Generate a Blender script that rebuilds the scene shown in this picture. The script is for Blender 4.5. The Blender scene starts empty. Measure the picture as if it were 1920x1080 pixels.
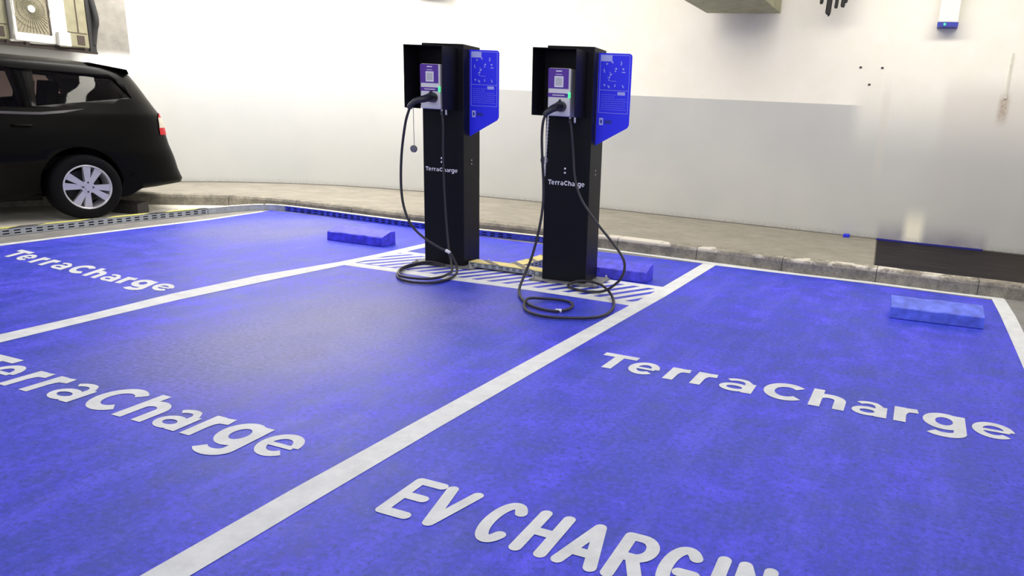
import bpy, bmesh, math, random
from mathutils import Vector, Matrix
random.seed(7)
scn = bpy.context.scene
COL = scn.collection

# ------------------------------------------------------------------ camera
H = 1.2
F_PX, CX, CY = 1381.9, 1191.9, 600.3
PITCH, ROLL, YAW = .2613, .0594, -.3522
def rot_cam():
    cp, sp = math.cos(PITCH), math.sin(PITCH)
    cr, sr = math.cos(ROLL), math.sin(ROLL)
    cy, sy = math.cos(YAW), math.sin(YAW)
    B = Matrix(((1,0,0),(0,0,-1),(0,1,0)))
    Yw = Matrix(((cy,-sy,0),(sy,cy,0),(0,0,1)))
    P = Matrix(((1,0,0),(0,cp,-sp),(0,sp,cp)))
    Rl = Matrix(((cr,-sr,0),(sr,cr,0),(0,0,1)))
    return Rl @ P @ B @ Yw
M = rot_cam()
right, down, fwd = Vector(M[0]), Vector(M[1]), Vector(M[2])
cam_data = bpy.data.cameras.new('camera')
cam = bpy.data.objects.new('camera', cam_data); COL.objects.link(cam)
Rm = Matrix((right, -down, -fwd)).transposed()
cam.matrix_world = Matrix.Translation((0, 0, H)) @ Rm.to_4x4()
cam_data.sensor_width = 36; cam_data.lens = F_PX/1920*36
cam_data.shift_x = (960-CX)/1920; cam_data.shift_y = (CY-540)/1920
cam_data.clip_start = .02
scn.camera = cam

# ------------------------------------------------------------------ world, light, exposure
scn.view_settings.view_transform = 'Standard'
scn.view_settings.look = 'None'
scn.view_settings.exposure = 0.0
scn.view_settings.gamma = 1.0
w = bpy.data.worlds.new('world'); scn.world = w; w.use_nodes = True
bg = w.node_tree.nodes['Background']
bg.inputs[0].default_value = (.93, .96, 1.0, 1); bg.inputs[1].default_value = .50

def area(name, loc, target, sx, sy, power, col):
    d = bpy.data.lights.new(name, 'AREA'); d.shape = 'RECTANGLE'; d.size = sx; d.size_y = sy
    d.energy = power; d.color = col
    o = bpy.data.objects.new(name, d); COL.objects.link(o)
    o.location = loc
    v = Vector(target)-Vector(loc)
    o.rotation_euler = v.to_track_quat('-Z', 'Y').to_euler()
    return o
area('daylight_opening', (-9.32, 3.3, .55), (-6.2, 4.6, .0), 4.2, .6, 320, (1, .98, .95))
area('lamp_row_over_kerb', (-2.0, 6.4, 3.55), (-2.0, 7.1, 0), 8.0, .5, 230, (1, .95, .84))
area('wash_over_back_corner', (-7.3, 6.7, 3.5), (-7.9, 7.3, 0), 3.2, .6, 210, (1, .97, .92))  # added wash light to whiten the back left wall; no fitting hangs there
area('lamp_row_over_bays', (-2.6, 2.4, 3.55), (-2.6, 2.6, 0), 9.0, 1.2, 110, (1, .98, .94))
area('daylight_behind', (1.5, -5.0, 2.2), (-1.5, 4, .3), 8.0, 2.6, 130, (.95, .97, 1))

# ------------------------------------------------------------------ materials
def newmat(name):
    m = bpy.data.materials.new(name); m.use_nodes = True
    return m, m.node_tree, m.node_tree.nodes['Principled BSDF']
def simple(name, col, rough=.5, metal=0, spec=.5, noise=0, nscale=30, emit=None, es=1, coat=0):
    m, nt, p = newmat(name)
    p.inputs['Base Color'].default_value = (*col, 1)
    p.inputs['Roughness'].default_value = rough
    p.inputs['Metallic'].default_value = metal
    p.inputs['Specular IOR Level'].default_value = spec
    p.inputs['Coat Weight'].default_value = coat
    if noise:
        tc = nt.nodes.new('ShaderNodeTexCoord'); n = nt.nodes.new('ShaderNodeTexNoise')
        n.inputs['Scale'].default_value = nscale; n.inputs['Detail'].default_value = 6
        r = nt.nodes.new('ShaderNodeValToRGB')
        r.color_ramp.elements[0].position = .3; r.color_ramp.elements[1].position = .7
        r.color_ramp.elements[0].color = (*[c*(1-noise) for c in col], 1)
        r.color_ramp.elements[1].color = (*[min(1, c*(1+noise)) for c in col], 1)
        nt.links.new(tc.outputs['Object'], n.inputs['Vector'])
        nt.links.new(n.outputs['Fac'], r.inputs[0]); nt.links.new(r.outputs[0], p.inputs['Base Color'])
    if emit:
        p.inputs['Emission Color'].default_value = (*emit, 1); p.inputs['Emission Strength'].default_value = es
    return m

class NT:
    """small helper for longer node chains"""
    def __init__(s, m): s.t = m.node_tree; s.tc = s.t.nodes.new('ShaderNodeTexCoord')
    def obj(s): return s.tc.outputs['Object']
    def noise(s, scale, detail=6, rough=.6, stretch=None, dist=0):
        n = s.t.nodes.new('ShaderNodeTexNoise'); n.inputs['Scale'].default_value = scale
        n.inputs['Detail'].default_value = detail; n.inputs['Roughness'].default_value = rough
        n.inputs['Distortion'].default_value = dist
        v = s.obj()
        if stretch:
            mp = s.t.nodes.new('ShaderNodeMapping'); mp.inputs['Scale'].default_value = stretch
            s.t.links.new(v, mp.inputs['Vector']); v = mp.outputs[0]
        s.t.links.new(v, n.inputs['Vector']); return n.outputs['Fac']
    def ramp(s, f, stops):
        r = s.t.nodes.new('ShaderNodeValToRGB'); cr = r.color_ramp
        while len(cr.elements) < len(stops): cr.elements.new(.5)
        for e, (p, c) in zip(cr.elements, stops):
            e.position = p; e.color = (*c, 1) if isinstance(c, tuple) else (c, c, c, 1)
        s.t.links.new(f, r.inputs[0]); return r.outputs[0]
    def mix(s, f, a, b, mode='MIX'):
        n = s.t.nodes.new('ShaderNodeMix'); n.data_type = 'RGBA'; n.blend_type = mode
        for i, v in ((0, f), (6, a), (7, b)):
            if isinstance(v, (int, float)): n.inputs[i].default_value = v
            elif isinstance(v, tuple): n.inputs[i].default_value = (*v, 1)
            else: s.t.links.new(v, n.inputs[i])
        return n.outputs[2]
    def math(s, op, a, b=0, c=None):
        n = s.t.nodes.new('ShaderNodeMath'); n.operation = op
        for i, v in ((0, a), (1, b), (2, c)):
            if v is None: continue
            if isinstance(v, (int, float)): n.inputs[i].default_value = v
            else: s.t.links.new(v, n.inputs[i])
        return n.outputs[0]
    def xyz(s):
        n = s.t.nodes.new('ShaderNodeSeparateXYZ'); s.t.links.new(s.obj(), n.inputs[0]); return n.outputs
    def step(s, v, lo, hi):
        n = s.t.nodes.new('ShaderNodeMapRange'); n.interpolation_type = 'SMOOTHSTEP'
        s.t.links.new(v, n.inputs[0]); n.inputs[1].default_value = lo; n.inputs[2].default_value = hi
        return n.outputs[0]
    def bump(s, f, p, strength, dist=.01):
        n = s.t.nodes.new('ShaderNodeBump'); n.inputs['Strength'].default_value = strength
        n.inputs['Distance'].default_value = dist
        s.t.links.new(f, n.inputs['Height']); s.t.links.new(n.outputs[0], p.inputs['Normal'])

def mat_blue_floor():
    m, nt, p = newmat('blue_floor_paint'); q = NT(m)
    big = q.noise(.9, 3, .5); mid = q.noise(5, 7, .7); fine = q.noise(170, 4, .75); blot = q.noise(1.7, 5, .65, dist=.6)
    streak = q.noise(4, 6, .65, (1.6, .3, 1)); sp2 = q.noise(45, 5, .75)
    base = q.ramp(mid, [(.32, (.022, .045, .44)), (.5, (.040, .050, .72)), (.66, (.095, .085, 1.0))])
    base = q.mix(q.ramp(blot, [(.42, .45), (.58, 0.)]), base, (.020, .070, .46))
    base = q.mix(q.ramp(streak, [(.48, 0.), (.68, .5)]), base, (.11, .11, .98))
    base = q.mix(q.ramp(sp2, [(.34, .9), (.49, 0.)]), base, (.018, .035, .34))
    base = q.mix(q.ramp(sp2, [(.54, 0.), (.68, .55)]), base, (.15, .11, .95))
    base = q.mix(q.ramp(fine, [(.36, .6), (.5, 0.)]), base, (.035, .045, .34))
    x, y, z = q.xyz()
    # greyer band along the middle of the second bay
    ax = q.math('ABSOLUTE', q.math('ADD', x, 2.95))
    greyed = q.math('SUBTRACT', 1, q.step(ax, .15, 1.0))
    greyed = q.math('MULTIPLY', greyed, q.math('SUBTRACT', 1, q.step(y, 3.6, 4.5)))
    greyed = q.math('MULTIPLY', greyed, q.step(y, 1.5, 2.7))
    bx = q.math('ABSOLUTE', q.math('ADD', x, 5.75)); by = q.math('ABSOLUTE', q.math('SUBTRACT', y, 5.5))
    wall_sheen = q.math('MULTIPLY', q.math('SUBTRACT', 1, q.step(bx, .2, .9)), q.math('SUBTRACT', 1, q.step(by, .2, 1.4)))  # washed-out reflection of the bright wall, painted at the head of the first bay
    greyed = q.math('MAXIMUM', greyed, wall_sheen)
    greyed = q.math('MULTIPLY', greyed, q.ramp(big, [(.25, .55), (.6, .95)]))
    greyed = q.math('MULTIPLY', greyed, q.ramp(mid, [(.25, .55), (.65, 1.)]))
    base = q.mix(greyed, base, q.ramp(sp2, [(.35, (.10, .12, .26)), (.65, (.24, .23, .42))]))
    # small dark pits
    vo = nt.nodes.new('ShaderNodeTexVoronoi'); vo.inputs['Scale'].default_value = 3.2
    nt.links.new(q.obj(), vo.inputs['Vector'])
    pit = q.math('LESS_THAN', vo.outputs['Distance'], .022)
    base = q.mix(pit, base, (.02, .025, .2))
    nt.links.new(base, p.inputs['Base Color'])
    r = q.ramp(mid, [(.3, .36), (.7, .52)]); nt.links.new(r, p.inputs['Roughness'])
    p.inputs['Specular IOR Level'].default_value = .30
    q.bump(fine, p, .35, .003)
    return m
def mat_white_paint():
    m, nt, p = newmat('white_road_paint'); q = NT(m)
    n = q.noise(9, 8, .7); f = q.noise(90, 4, .7)
    b = q.ramp(n, [(.3, (.60, .62, .64)), (.6, (.74, .76, .78))])
    b = q.mix(q.ramp(f, [(.28, .6), (.38, 0.)]), b, (.35, .37, .5))
    nt.links.new(b, p.inputs['Base Color']); p.inputs['Roughness'].default_value = .6
    return m
def mat_concrete(name, c0, c1, rough=.8, scale=6, wet=False):
    m, nt, p = newmat(name); q = NT(m)
    n = q.noise(scale, 8, .7); f = q.noise(120, 4, .7)
    b = q.ramp(n, [(.3, c0), (.7, c1)])
    b = q.mix(q.ramp(f, [(.3, .45), (.5, 0.)]), b, tuple(c*.5 for c in c0))
    p.inputs['Roughness'].default_value = rough
    if wet:
        x, y, z = q.xyz()
        wt = q.step(q.math('ADD', x, q.math('MULTIPLY', y, .047)), .025, .05)
        grime = q.step(x, .3, 1.6)
        b = q.mix(wt, b, q.mix(grime, (.018, .015, .019), (.04, .032, .026)))
        lo = q.noise(2.5, 5, .6, (1, 6, 1))
        b = q.mix(q.math('MULTIPLY', wt, q.ramp(lo, [(.45, 0.), (.75, .5)])), b, (.06, .05, .045))
        nt.links.new(b, p.inputs['Base Color'])
        sr = q.mix(wt, (.3,)*3, (.06,)*3); nt.links.new(sr, p.inputs['Specular IOR Level'])
        rr = q.mix(wt, (rough,)*3, (.62,)*3); nt.links.new(rr, p.inputs['Roughness'])
    else: nt.links.new(b, p.inputs['Base Color'])
    q.bump(f, p, .3, .004)
    return m
def mat_ground():
    m, nt, p = newmat('grey_garage_concrete'); q = NT(m); x, y, z = q.xyz()
    n = q.noise(5, 8, .7); f = q.noise(120, 4, .7)
    b = q.ramp(n, [(.3, (.17, .165, .16)), (.7, (.29, .28, .26))])
    # bright daylight on the ground behind the cable tray, painted as pale colour
    b = q.mix(q.math('SUBTRACT', 1, q.step(x, -7.06, -7.03)), b, q.ramp(n, [(.3, (.66, .62, .52)), (.7, (.82, .79, .70))]))
    b = q.mix(q.ramp(f, [(.3, .4), (.5, 0.)]), b, (.10, .095, .09))
    nt.links.new(b, p.inputs['Base Color']); p.inputs['Roughness'].default_value = .55
    q.bump(f, p, .3, .004); return m
def mat_kerb():
    m, nt, p = newmat('worn_kerb_concrete'); q = NT(m)
    n = q.noise(8, 8, .75); f = q.noise(70, 5, .7); s = q.noise(3.2, 4, .6)
    b = q.ramp(n, [(.28, (.12, .11, .10)), (.5, (.27, .25, .21)), (.72, (.42, .38, .30))])
    b = q.mix(q.ramp(f, [(.33, .7), (.46, 0.)]), b, (.07, .065, .06))
    x, y, z = q.xyz()
    top = q.step(z, .085, .112)
    old = q.math('MULTIPLY', q.math('MULTIPLY', top, q.step(x, -3.5, -2.5)), q.ramp(s, [(.50, 0.), (.55, .9)]))
    b = q.mix(old, b, (.66, .62, .55))
    jx = q.math('ABSOLUTE', q.math('SUBTRACT', q.math('FRACT', q.math('MULTIPLY', q.math('ADD', x, 10.24), 1.25)), .5))
    b = q.mix(q.math('LESS_THAN', jx, .004), b, (.06, .055, .05))
    nt.links.new(b, p.inputs['Base Color']); p.inputs['Roughness'].default_value = .9; p.inputs['Specular IOR Level'].default_value = .2
    q.bump(n, p, .5, .01)
    return m
def mat_wall():
    m, nt, p = newmat('painted_garage_wall'); q = NT(m)
    x, y, z = q.xyz()
    big = q.noise(.7, 4, .5); mid = q.noise(4, 6, .6); f = q.noise(40, 6, .7)
    up = q.ramp(mid, [(.3, (.83, .80, .70)), (.7, (.87, .84, .76))])
    lo = q.ramp(big, [(.3, (.46, .47, .465)), (.7, (.55, .545, .52))])
    zz = q.math('ADD', z, q.math('MULTIPLY', f, .01))
    light_edge = q.step(zz, 1.515, 1.525)  # brighter lamp-lit upper wall and dimmer lower wall, put into the colour
    # the painted light edge fades to a gradient towards the right
    edge_fade = q.step(x, -.85, -.65)
    soft = q.step(z, .9, 1.9)
    k = q.mix(edge_fade, light_edge, soft)
    b = q.mix(k, lo, up)
    # soft glow painted low on the wall and greyish repair panel at the right
    def box(x0, x1, z0, z1, s, sz=None):
        sz = sz or s
        a = q.math('MULTIPLY', q.step(x, x0-s, x0+s), q.math('SUBTRACT', 1, q.step(x, x1-s, x1+s)))
        c = q.math('MULTIPLY', q.step(z, z0-sz, z0+sz), q.math('SUBTRACT', 1, q.step(z, z1-sz, z1+sz)))
        return q.math('MULTIPLY', a, c)
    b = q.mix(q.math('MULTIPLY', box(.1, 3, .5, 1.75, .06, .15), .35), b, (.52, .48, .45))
    b = q.mix(q.math('MULTIPLY', box(-.5, -.42, .75, 1.7, .02, .2), .3), b, (.6, .56, .5))
    gr = q.math('MULTIPLY', box(-.36, .72, -.1, .26, .05, .13), q.ramp(mid, [(.3, .4), (.7, .9)]))
    b = q.mix(gr, b, (.24, .22, .27))
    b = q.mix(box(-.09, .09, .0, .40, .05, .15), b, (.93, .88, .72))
    rust = q.math('MULTIPLY', box(.62, .70, 1.42, 1.66, .03, .08), q.ramp(f, [(.3, .3), (.7, .9)]))
    b = q.mix(rust, b, (.30, .20, .12))
    # dirt close to the pavement
    d = q.math('MULTIPLY', q.math('SUBTRACT', 1, q.step(z, .12, .20)), q.ramp(f, [(.4, .1), (.65, .75)]))
    b = q.mix(d, b, (.30, .28, .25))
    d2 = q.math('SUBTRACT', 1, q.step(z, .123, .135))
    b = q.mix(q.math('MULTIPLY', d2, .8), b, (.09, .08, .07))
    nt.links.new(b, p.inputs['Base Color']); p.inputs['Roughness'].default_value = .75
    return m
def mat_hazard(name, a, b, sc, ang, duty=.5):
    m, nt, p = newmat(name); q = NT(m)
    x, y, z = q.xyz()
    s = q.math('ADD', q.math('MULTIPLY', x, math.cos(ang)*sc), q.math('MULTIPLY', y, math.sin(ang)*sc))
    k = q.math('LESS_THAN', q.math('FRACT', q.math('ADD', s, 100)), duty)
    n = q.noise(25, 5, .7)
    c = q.mix(k, b, a); c = q.mix(q.ramp(n, [(.35, .5), (.55, 0.)]), c, (.3, .28, .2))
    nt.links.new(c, p.inputs['Base Color']); p.inputs['Roughness'].default_value = .6
    return m
def mat_glass(name, tint, rough=.03):
    m, nt, p = newmat(name)
    tr = nt.nodes.new('ShaderNodeBsdfTransparent'); tr.inputs[0].default_value = (*tint, 1)
    gl = nt.nodes.new('ShaderNodeBsdfGlossy'); gl.inputs['Roughness'].default_value = rough
    fr = nt.nodes.new('ShaderNodeFresnel'); fr.inputs[0].default_value = 1.3
    mx = nt.nodes.new('ShaderNodeMixShader')
    nt.links.new(fr.outputs[0], mx.inputs[0]); nt.links.new(tr.outputs[0], mx.inputs[1])
    nt.links.new(gl.outputs[0], mx.inputs[2])
    nt.links.new(mx.outputs[0], nt.nodes['Material Output'].inputs[0])
    return m

MT = dict(
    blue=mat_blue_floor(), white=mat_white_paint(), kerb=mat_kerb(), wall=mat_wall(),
    ground=mat_ground(),
    pave=mat_concrete('pavement_concrete', (.23, .215, .18), (.34, .315, .265), .8, 4, wet=True),
    ceil=simple('ceiling_concrete', (.62, .6, .56), .9),
    stop=simple('blue_painted_concrete', (.07, .065, .80), .55, noise=.35, nscale=18),
    stop_worn=simple('worn_light_blue_painted_concrete', (.10, .15, .86), .55, noise=.35, nscale=14),
    darkstop=simple('black_rubber_block', (.03, .025, .025), .7, noise=.5, nscale=40),
    galv=simple('galvanised_steel', (.40, .43, .47), .5, .35, noise=.15, nscale=20),
    galvblue=simple('blue_painted_steel', (.05, .07, .55), .5, noise=.4, nscale=20),
    cream=simple('cream_painted_steel', (.68, .66, .56), .5, noise=.15, nscale=15),
    slot=simple('dark_inside', (.012, .014, .03), .8),
    black=simple('black_powder_coated_steel', (.007, .007, .010), .40, spec=.18),
    blackin=simple('black_matt_steel', (.018, .018, .024), .45),
    plastic=simple('black_cable_rubber', (.025, .022, .03), .45),
    plug=simple('black_connector_plastic', (.02, .022, .035), .4),
    cap=simple('dark_grey_cap_plastic', (.15, .15, .18), .5),
    unit=simple('white_enamel_housing', (.78, .77, .80), .35),
    purple=simple('purple_label', (.11, .035, .36), .4),
    whitelab=simple('white_print', (.85, .85, .9), .5),
    qr=simple('plain_grey_panel', (.55, .55, .58), .5),
    led=simple('green_status_led', (.02, .5, .1), .4, emit=(.05, 1, .25), es=1.6),
    sign=simple('blue_sign_enamel', (.025, .03, 1.0), .42, spec=.5),
    signink=simple('pale_blue_sign_print', (.48, .52, 1.0), .5),
    cord=simple('white_twisted_cord', (.72, .70, .66), .7),
    plate=simple('grey_base_plate_steel', (.22, .22, .23), .5, .3, noise=.3, nscale=30),
    bolt=simple('bright_bolt_steel', (.5, .5, .52), .35, .6),
    car=simple('black_car_paint', (.0025, .0024, .0022), .38, spec=.07, coat=0),
    cartrim=simple('satin_window_trim', (.10, .095, .10), .35, .3),
    tyre=simple('black_tyre_rubber', (.004, .004, .005), .8, spec=.12),
    rim=simple('silver_alloy', (.55, .55, .60), .32, .55),
    rimdark=simple('dark_wheel_barrel', (.02, .02, .022), .6),
    tint=mat_glass('tinted_car_glass', (.42, .36, .35)),
    darkglass=simple('dark_windscreen_glass', (.006, .006, .009), .06, coat=.3),
    red=simple('red_lamp_lens', (.42, .003, .010), .35, spec=.15),
    clear=simple('clear_lamp_lens', (.50, .47, .38), .3, spec=.2),
    interior=simple('dark_car_interior', (.006, .006, .007), .95, spec=.05),
    acbody=simple('cream_painted_condenser_casing', (.24, .225, .14), .6, noise=.12, nscale=12),
    acwhite=simple('white_condenser_casing', (.86, .84, .78), .5),
    acgrill=simple('grey_beige_fan_grille', (.28, .25, .17), .6),
    acdark=simple('dark_condenser_recess', (.05, .035, .025), .7),
    rail=simple('rusty_brown_steel', (.022, .013, .010), .8, noise=.4, nscale=30),
    duct=simple('olive_galvanised_duct', (.30, .30, .19), .6, .2, noise=.2, nscale=8),
    louvre=simple('grey_louvre_metal', (.30, .28, .30), .5, .3),
    devwhite=simple('white_device_plastic', (.82, .80, .72), .45),
    devblue=simple('dark_blue_device_plastic', (.02, .03, .35), .4),
    blueline=simple('dark_blue_paint', (.01, .01, .22), .6),
    bluecap=simple('bright_blue_plastic', (.01, .02, .75), .5),
    screw=simple('dark_wall_plug', (.02, .02, .02), .8),
    yel=mat_hazard('yellow_black_hazard_paint', (.62, .60, .13), (.05, .05, .05), 3.6, math.radians(30), .62),
    yel2=mat_hazard('yellow_brown_hazard_paint', (.72, .60, .22), (.12, .10, .09), 5.5, math.radians(52), .72),
)

# ------------------------------------------------------------------ mesh helpers
class MB:
    def __init__(s): s.v = []; s.f = []; s.m = []; s.sm = []
    def face(s, pts, mi=0, smooth=False):
        n = len(s.v); s.v += [tuple(p) for p in pts]; s.f.append(list(range(n, n+len(pts)))); s.m.append(mi); s.sm.append(smooth)
    def box(s, x0, x1, y0, y1, z0, z1, mi=0):
        c = [(x0,y0,z0),(x1,y0,z0),(x1,y1,z0),(x0,y1,z0),(x0,y0,z1),(x1,y0,z1),(x1,y1,z1),(x0,y1,z1)]
        for f in ((0,3,2,1),(4,5,6,7),(0,1,5,4),(1,2,6,5),(2,3,7,6),(3,0,4,7)): s.face([c[i] for i in f], mi)
    def prism(s, poly, axis, a, b, mi=0):
        """poly: list of 2-D points; extruded along axis from a to b"""
        def P(p, t):
            return {'x': (t, p[0], p[1]), 'y': (p[0], t, p[1]), 'z': (p[0], p[1], t)}[axis]
        s.face([P(p, a) for p in poly][::-1], mi); s.face([P(p, b) for p in poly], mi)
        for i in range(len(poly)):
            p, q = poly[i], poly[(i+1) % len(poly)]
            s.face([P(p, a), P(q, a), P(q, b), P(p, b)], mi)
    def cyl(s, c, axis, r, h, n=24, mi=0, r2=None):
        """from c along axis vector by h"""
        axis = Vector(axis).normalized(); c = Vector(c); r2 = r if r2 is None else r2
        u = axis.orthogonal().normalized(); v = axis.cross(u)
        a = [c+u*r*math.cos(2*math.pi*i/n)+v*r*math.sin(2*math.pi*i/n) for i in range(n)]
        b = [c+axis*h+u*r2*math.cos(2*math.pi*i/n)+v*r2*math.sin(2*math.pi*i/n) for i in range(n)]
        s.face(a[::-1], mi); s.face(b, mi)
        for i in range(n): s.face([a[i], a[(i+1) % n], b[(i+1) % n], b[i]], mi, True)
    def grid(s, rows, mi=0, smooth=True, closed=False):
        n0 = len(s.v); w_ = len(rows[0])
        for r in rows: s.v += [tuple(p) for p in r]
        for i in range(len(rows)-1):
            for j in range(w_ if closed else w_-1):
                k = (j+1) % w_
                s.f.append([n0+i*w_+j, n0+i*w_+k, n0+(i+1)*w_+k, n0+(i+1)*w_+j]); s.m.append(mi); s.sm.append(smooth)
    def build(s, name, mats, parent=None, bevel=0, merge=True):
        me = bpy.data.meshes.new(name); me.from_pydata(s.v, [], s.f)
        for mm in (mats if isinstance(mats, (list, tuple)) else [mats]): me.materials.append(MT[mm] if isinstance(mm, str) else mm)
        me.polygons.foreach_set('material_index', s.m); me.polygons.foreach_set('use_smooth', s.sm)
        if merge:
            b = bmesh.new(); b.from_mesh(me); bmesh.ops.remove_doubles(b, verts=b.verts, dist=1e-5)
            bmesh.ops.recalc_face_normals(b, faces=b.faces); b.to_mesh(me); b.free()
        o = bpy.data.objects.new(name, me); COL.objects.link(o)
        if parent: o.parent = parent
        if bevel:
            md = o.modifiers.new('bevel', 'BEVEL'); md.width = bevel; md.segments = 2; md.limit_method = 'ANGLE'
        return o
def tag(o, label, cat=None, group=None):
    o['label'] = label
    if cat: o['category'] = cat
    if group: o['group'] = group
    return o
def struct(o, label=None):
    o['kind'] = 'structure'
    if label: o['label'] = label
    return o
def thing(name, label, cat, loc=(0,0,0), rz=0, group=None):
    o = bpy.data.objects.new(name, None); COL.objects.link(o); o.location = loc; o.rotation_euler = (0, 0, rz)
    o.empty_display_size = .1
    return tag(o, label, cat, group)
def smooth_path(pts, per=8):
    P = [Vector(p) for p in pts]; out = []
    for i in range(len(P)-1):
        p0 = P[i-1] if i else P[0]*2-P[1]; p1, p2 = P[i], P[i+1]; p3 = P[i+2] if i+2 < len(P) else P[-1]*2-P[-2]
        for k in range(per):
            t = k/per
            out.append(.5*((2*p1)+(-p0+p2)*t+(2*p0-5*p1+4*p2-p3)*t*t+(-p0+3*p1-3*p2+p3)*t**3))
    out.append(P[-1]); return out
def tube(mb, pts, r, n=10, mi=0, smooth=True, per=8):
    P = smooth_path(pts, per) if smooth else [Vector(p) for p in pts]
    rows = []; prev = None
    for i, p in enumerate(P):
        t = (P[min(i+1, len(P)-1)]-P[max(i-1, 0)]).normalized()
        if prev is None: u = t.orthogonal().normalized()
        else:
            u = prev-t*prev.dot(t); u.normalize()
        prev = u; v = t.cross(u)
        rr = r(i/(len(P)-1)) if callable(r) else r
        rows.append([p+u*rr*math.cos(2*math.pi*k/n)+v*rr*math.sin(2*math.pi*k/n) for k in range(n)])
    mb.grid(rows, mi, True, closed=True)
    mb.face(rows[0][::-1], mi); mb.face(rows[-1], mi)
def ribbon(L, R, z, mb, mi=0):
    for i in range(len(L)-1):
        mb.face([(*L[i], z), (*R[i], z), (*R[i+1], z), (*L[i+1], z)], mi)

# ------------------------------------------------------------------ ground, kerb, pavement, walls
GRD = MB(); GRD.box(-14, 6, -6, 9.4, -.2, 0)
struct(GRD.build('floor', 'ground'), 'bare grey concrete garage floor')
kerb_bottom = [(-9.0, 3.2), (-8.75, 4.4), (-8.5, 5.25), (-8.15, 5.72), (-7.8, 6.04), (-7.45, 6.35), (-6.9, 6.53),
               (-6.25, 6.56), (-5.45, 6.53), (-4.6, 6.53), (-3.9, 6.58), (-3.4, 6.59), (-2.85, 6.55), (-1.72, 6.52),
               (-.86, 6.49), (-.25, 6.52), (.27, 6.49), (.70, 6.50), (1.2, 6.47), (2.5, 6.45), (5, 6.4)]
KP = [Vector((x, y, 0)) for x, y in kerb_bottom]
KP = smooth_path(KP, 6)
def inward(P, i):
    t = (P[min(i+1, len(P)-1)]-P[max(i-1, 0)]).normalized(); return Vector((-t.y, t.x, 0))
prof = [(0, 0), (.006, .09), (.018, .114), (.035, .12), (.16, .12), (.16, 0)]
rows = []
for i, p in enumerate(KP):
    n = inward(KP, i); rows.append([(p+n*a+Vector((0, 0, z))) for a, z in prof])
kb = MB(); kb.grid(rows, 0, False, closed=True); kb.face(rows[0]); kb.face(rows[-1][::-1])
struct(kb.build('kerb', 'kerb'), 'worn concrete kerb along the pavement')
wall_pts = [(-9.75, -4), (-9.62, 2.0), (-9.5, 4.6), (-9.36, 6.1), (-9.17, 6.63), (-9.03, 6.86), (-8.9, 7.03), (-8.75, 7.25), (-8.5, 7.52), (-7.98, 7.95),
            (-7.25, 8.30), (-6.42, 8.48), (-5.53, 8.62), (-4.59, 8.67), (-3.73, 8.67), (-2.5, 8.61), (-1.21, 8.53), (-.05, 8.45), (.75, 8.44), (1.1, 8.42), (2.5, 8.4), (5.5, 8.35)]
def extr_wall(pts, z0, z1, th, name, label):
    P = [Vector((x, y, 0)) for x, y in pts]; P2 = smooth_path(P, 5) if len(P) > 6 else P
    rows = []
    for i, p in enumerate(P2):
        n = inward(P2, i)
        rows.append([p+Vector((0,0,z0)), p+Vector((0,0,z1)), p+n*th+Vector((0,0,z1)), p+n*th+Vector((0,0,z0))])
    mb = MB()
    cols = list(zip(*rows))
    for a in range(4):
        b = (a+1) % 4; mb.grid([cols[a], cols[b]], 0, True)
    mb.face(rows[0]); mb.face(rows[-1][::-1])
    o = mb.build(name, 'wall', merge=False)
    return struct(o, label)
extr_wall(wall_pts[4:], 0, 3.8, .2, 'wall_back', 'cream garage wall behind the chargers, dimmer lower light painted in grey')
wl = extr_wall(wall_pts[2:5], 0, 3.8, .2, 'wall_left', 'side wall behind the condenser units')
_m, _nt, _p = newmat('shaded_side_wall'); _q = NT(_m); _z = _q.xyz()[2]
_nt.links.new(_q.mix(_q.step(_z, 1.55, 1.7), (.8, .8, .78), _q.ramp(_q.noise(6), [(.3, (.20, .19, .17)), (.7, (.32, .30, .26))])), _p.inputs['Base Color']); _p.inputs['Roughness'].default_value = .8  # shade painted into the upper wall, above the reach of the low daylight
wl.data.materials.clear(); wl.data.materials.append(_m)
pv = MB()
WP = smooth_path([Vector((x, y, 0)) for x, y in wall_pts[3:]], 5)
def at_x(P, x):
    for a, b in zip(P, P[1:]):
        if a.x <= x <= b.x: return a.y+(b.y-a.y)*(x-a.x)/(b.x-a.x+1e-9)
    return P[-1].y
inner = [p+inward(KP, i)*.155 for i, p in enumerate(KP)]
# pavement slab between kerb and wall
ts = [i/60 for i in range(61)]
def resample(P, n):
    d = [0]
    for a, b in zip(P, P[1:]): d.append(d[-1]+(b-a).length)
    out = []; j = 0
    for i in range(n+1):
        t = d[-1]*i/n
        while j < len(P)-2 and d[j+1] < t: j += 1
        out.append(P[j].lerp(P[j+1], (t-d[j])/max(d[j+1]-d[j], 1e-9)))
    return out
A = [p for p in inner if p.y > 4.3 or p.x > -7]
WP2 = [p for p in smooth_path([Vector((x, y, 0)) for x, y in wall_pts[2:]], 5) if p.y > 4.2]
A = resample(A, 90); Bw = resample(WP2, 90)
Bw = [p+Vector((0, .02, 0)) if p.x > -8.5 else p+Vector((-.02, 0, 0)) for p in Bw]
rt = [[a+Vector((0,0,.12)), b+Vector((0,0,.12))] for a, b in zip(A, Bw)]
rows4 = [[a+Vector((0,0,.118)), b+Vector((0,0,.118)), b, a] for a, b in zip(A, Bw)]
pv.grid(rows4, 0, False, closed=True); pv.face(rows4[0]); pv.face(rows4[-1][::-1])
struct(pv.build('pavement', 'pave'), 'raised concrete pavement at the foot of the wall')
ce = MB(); ce.box(-10.2, 5.5, -3.5, 9.2, 3.8, 4.0)
struct(ce.build('ceiling', 'ceil'), 'garage ceiling')

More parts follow.
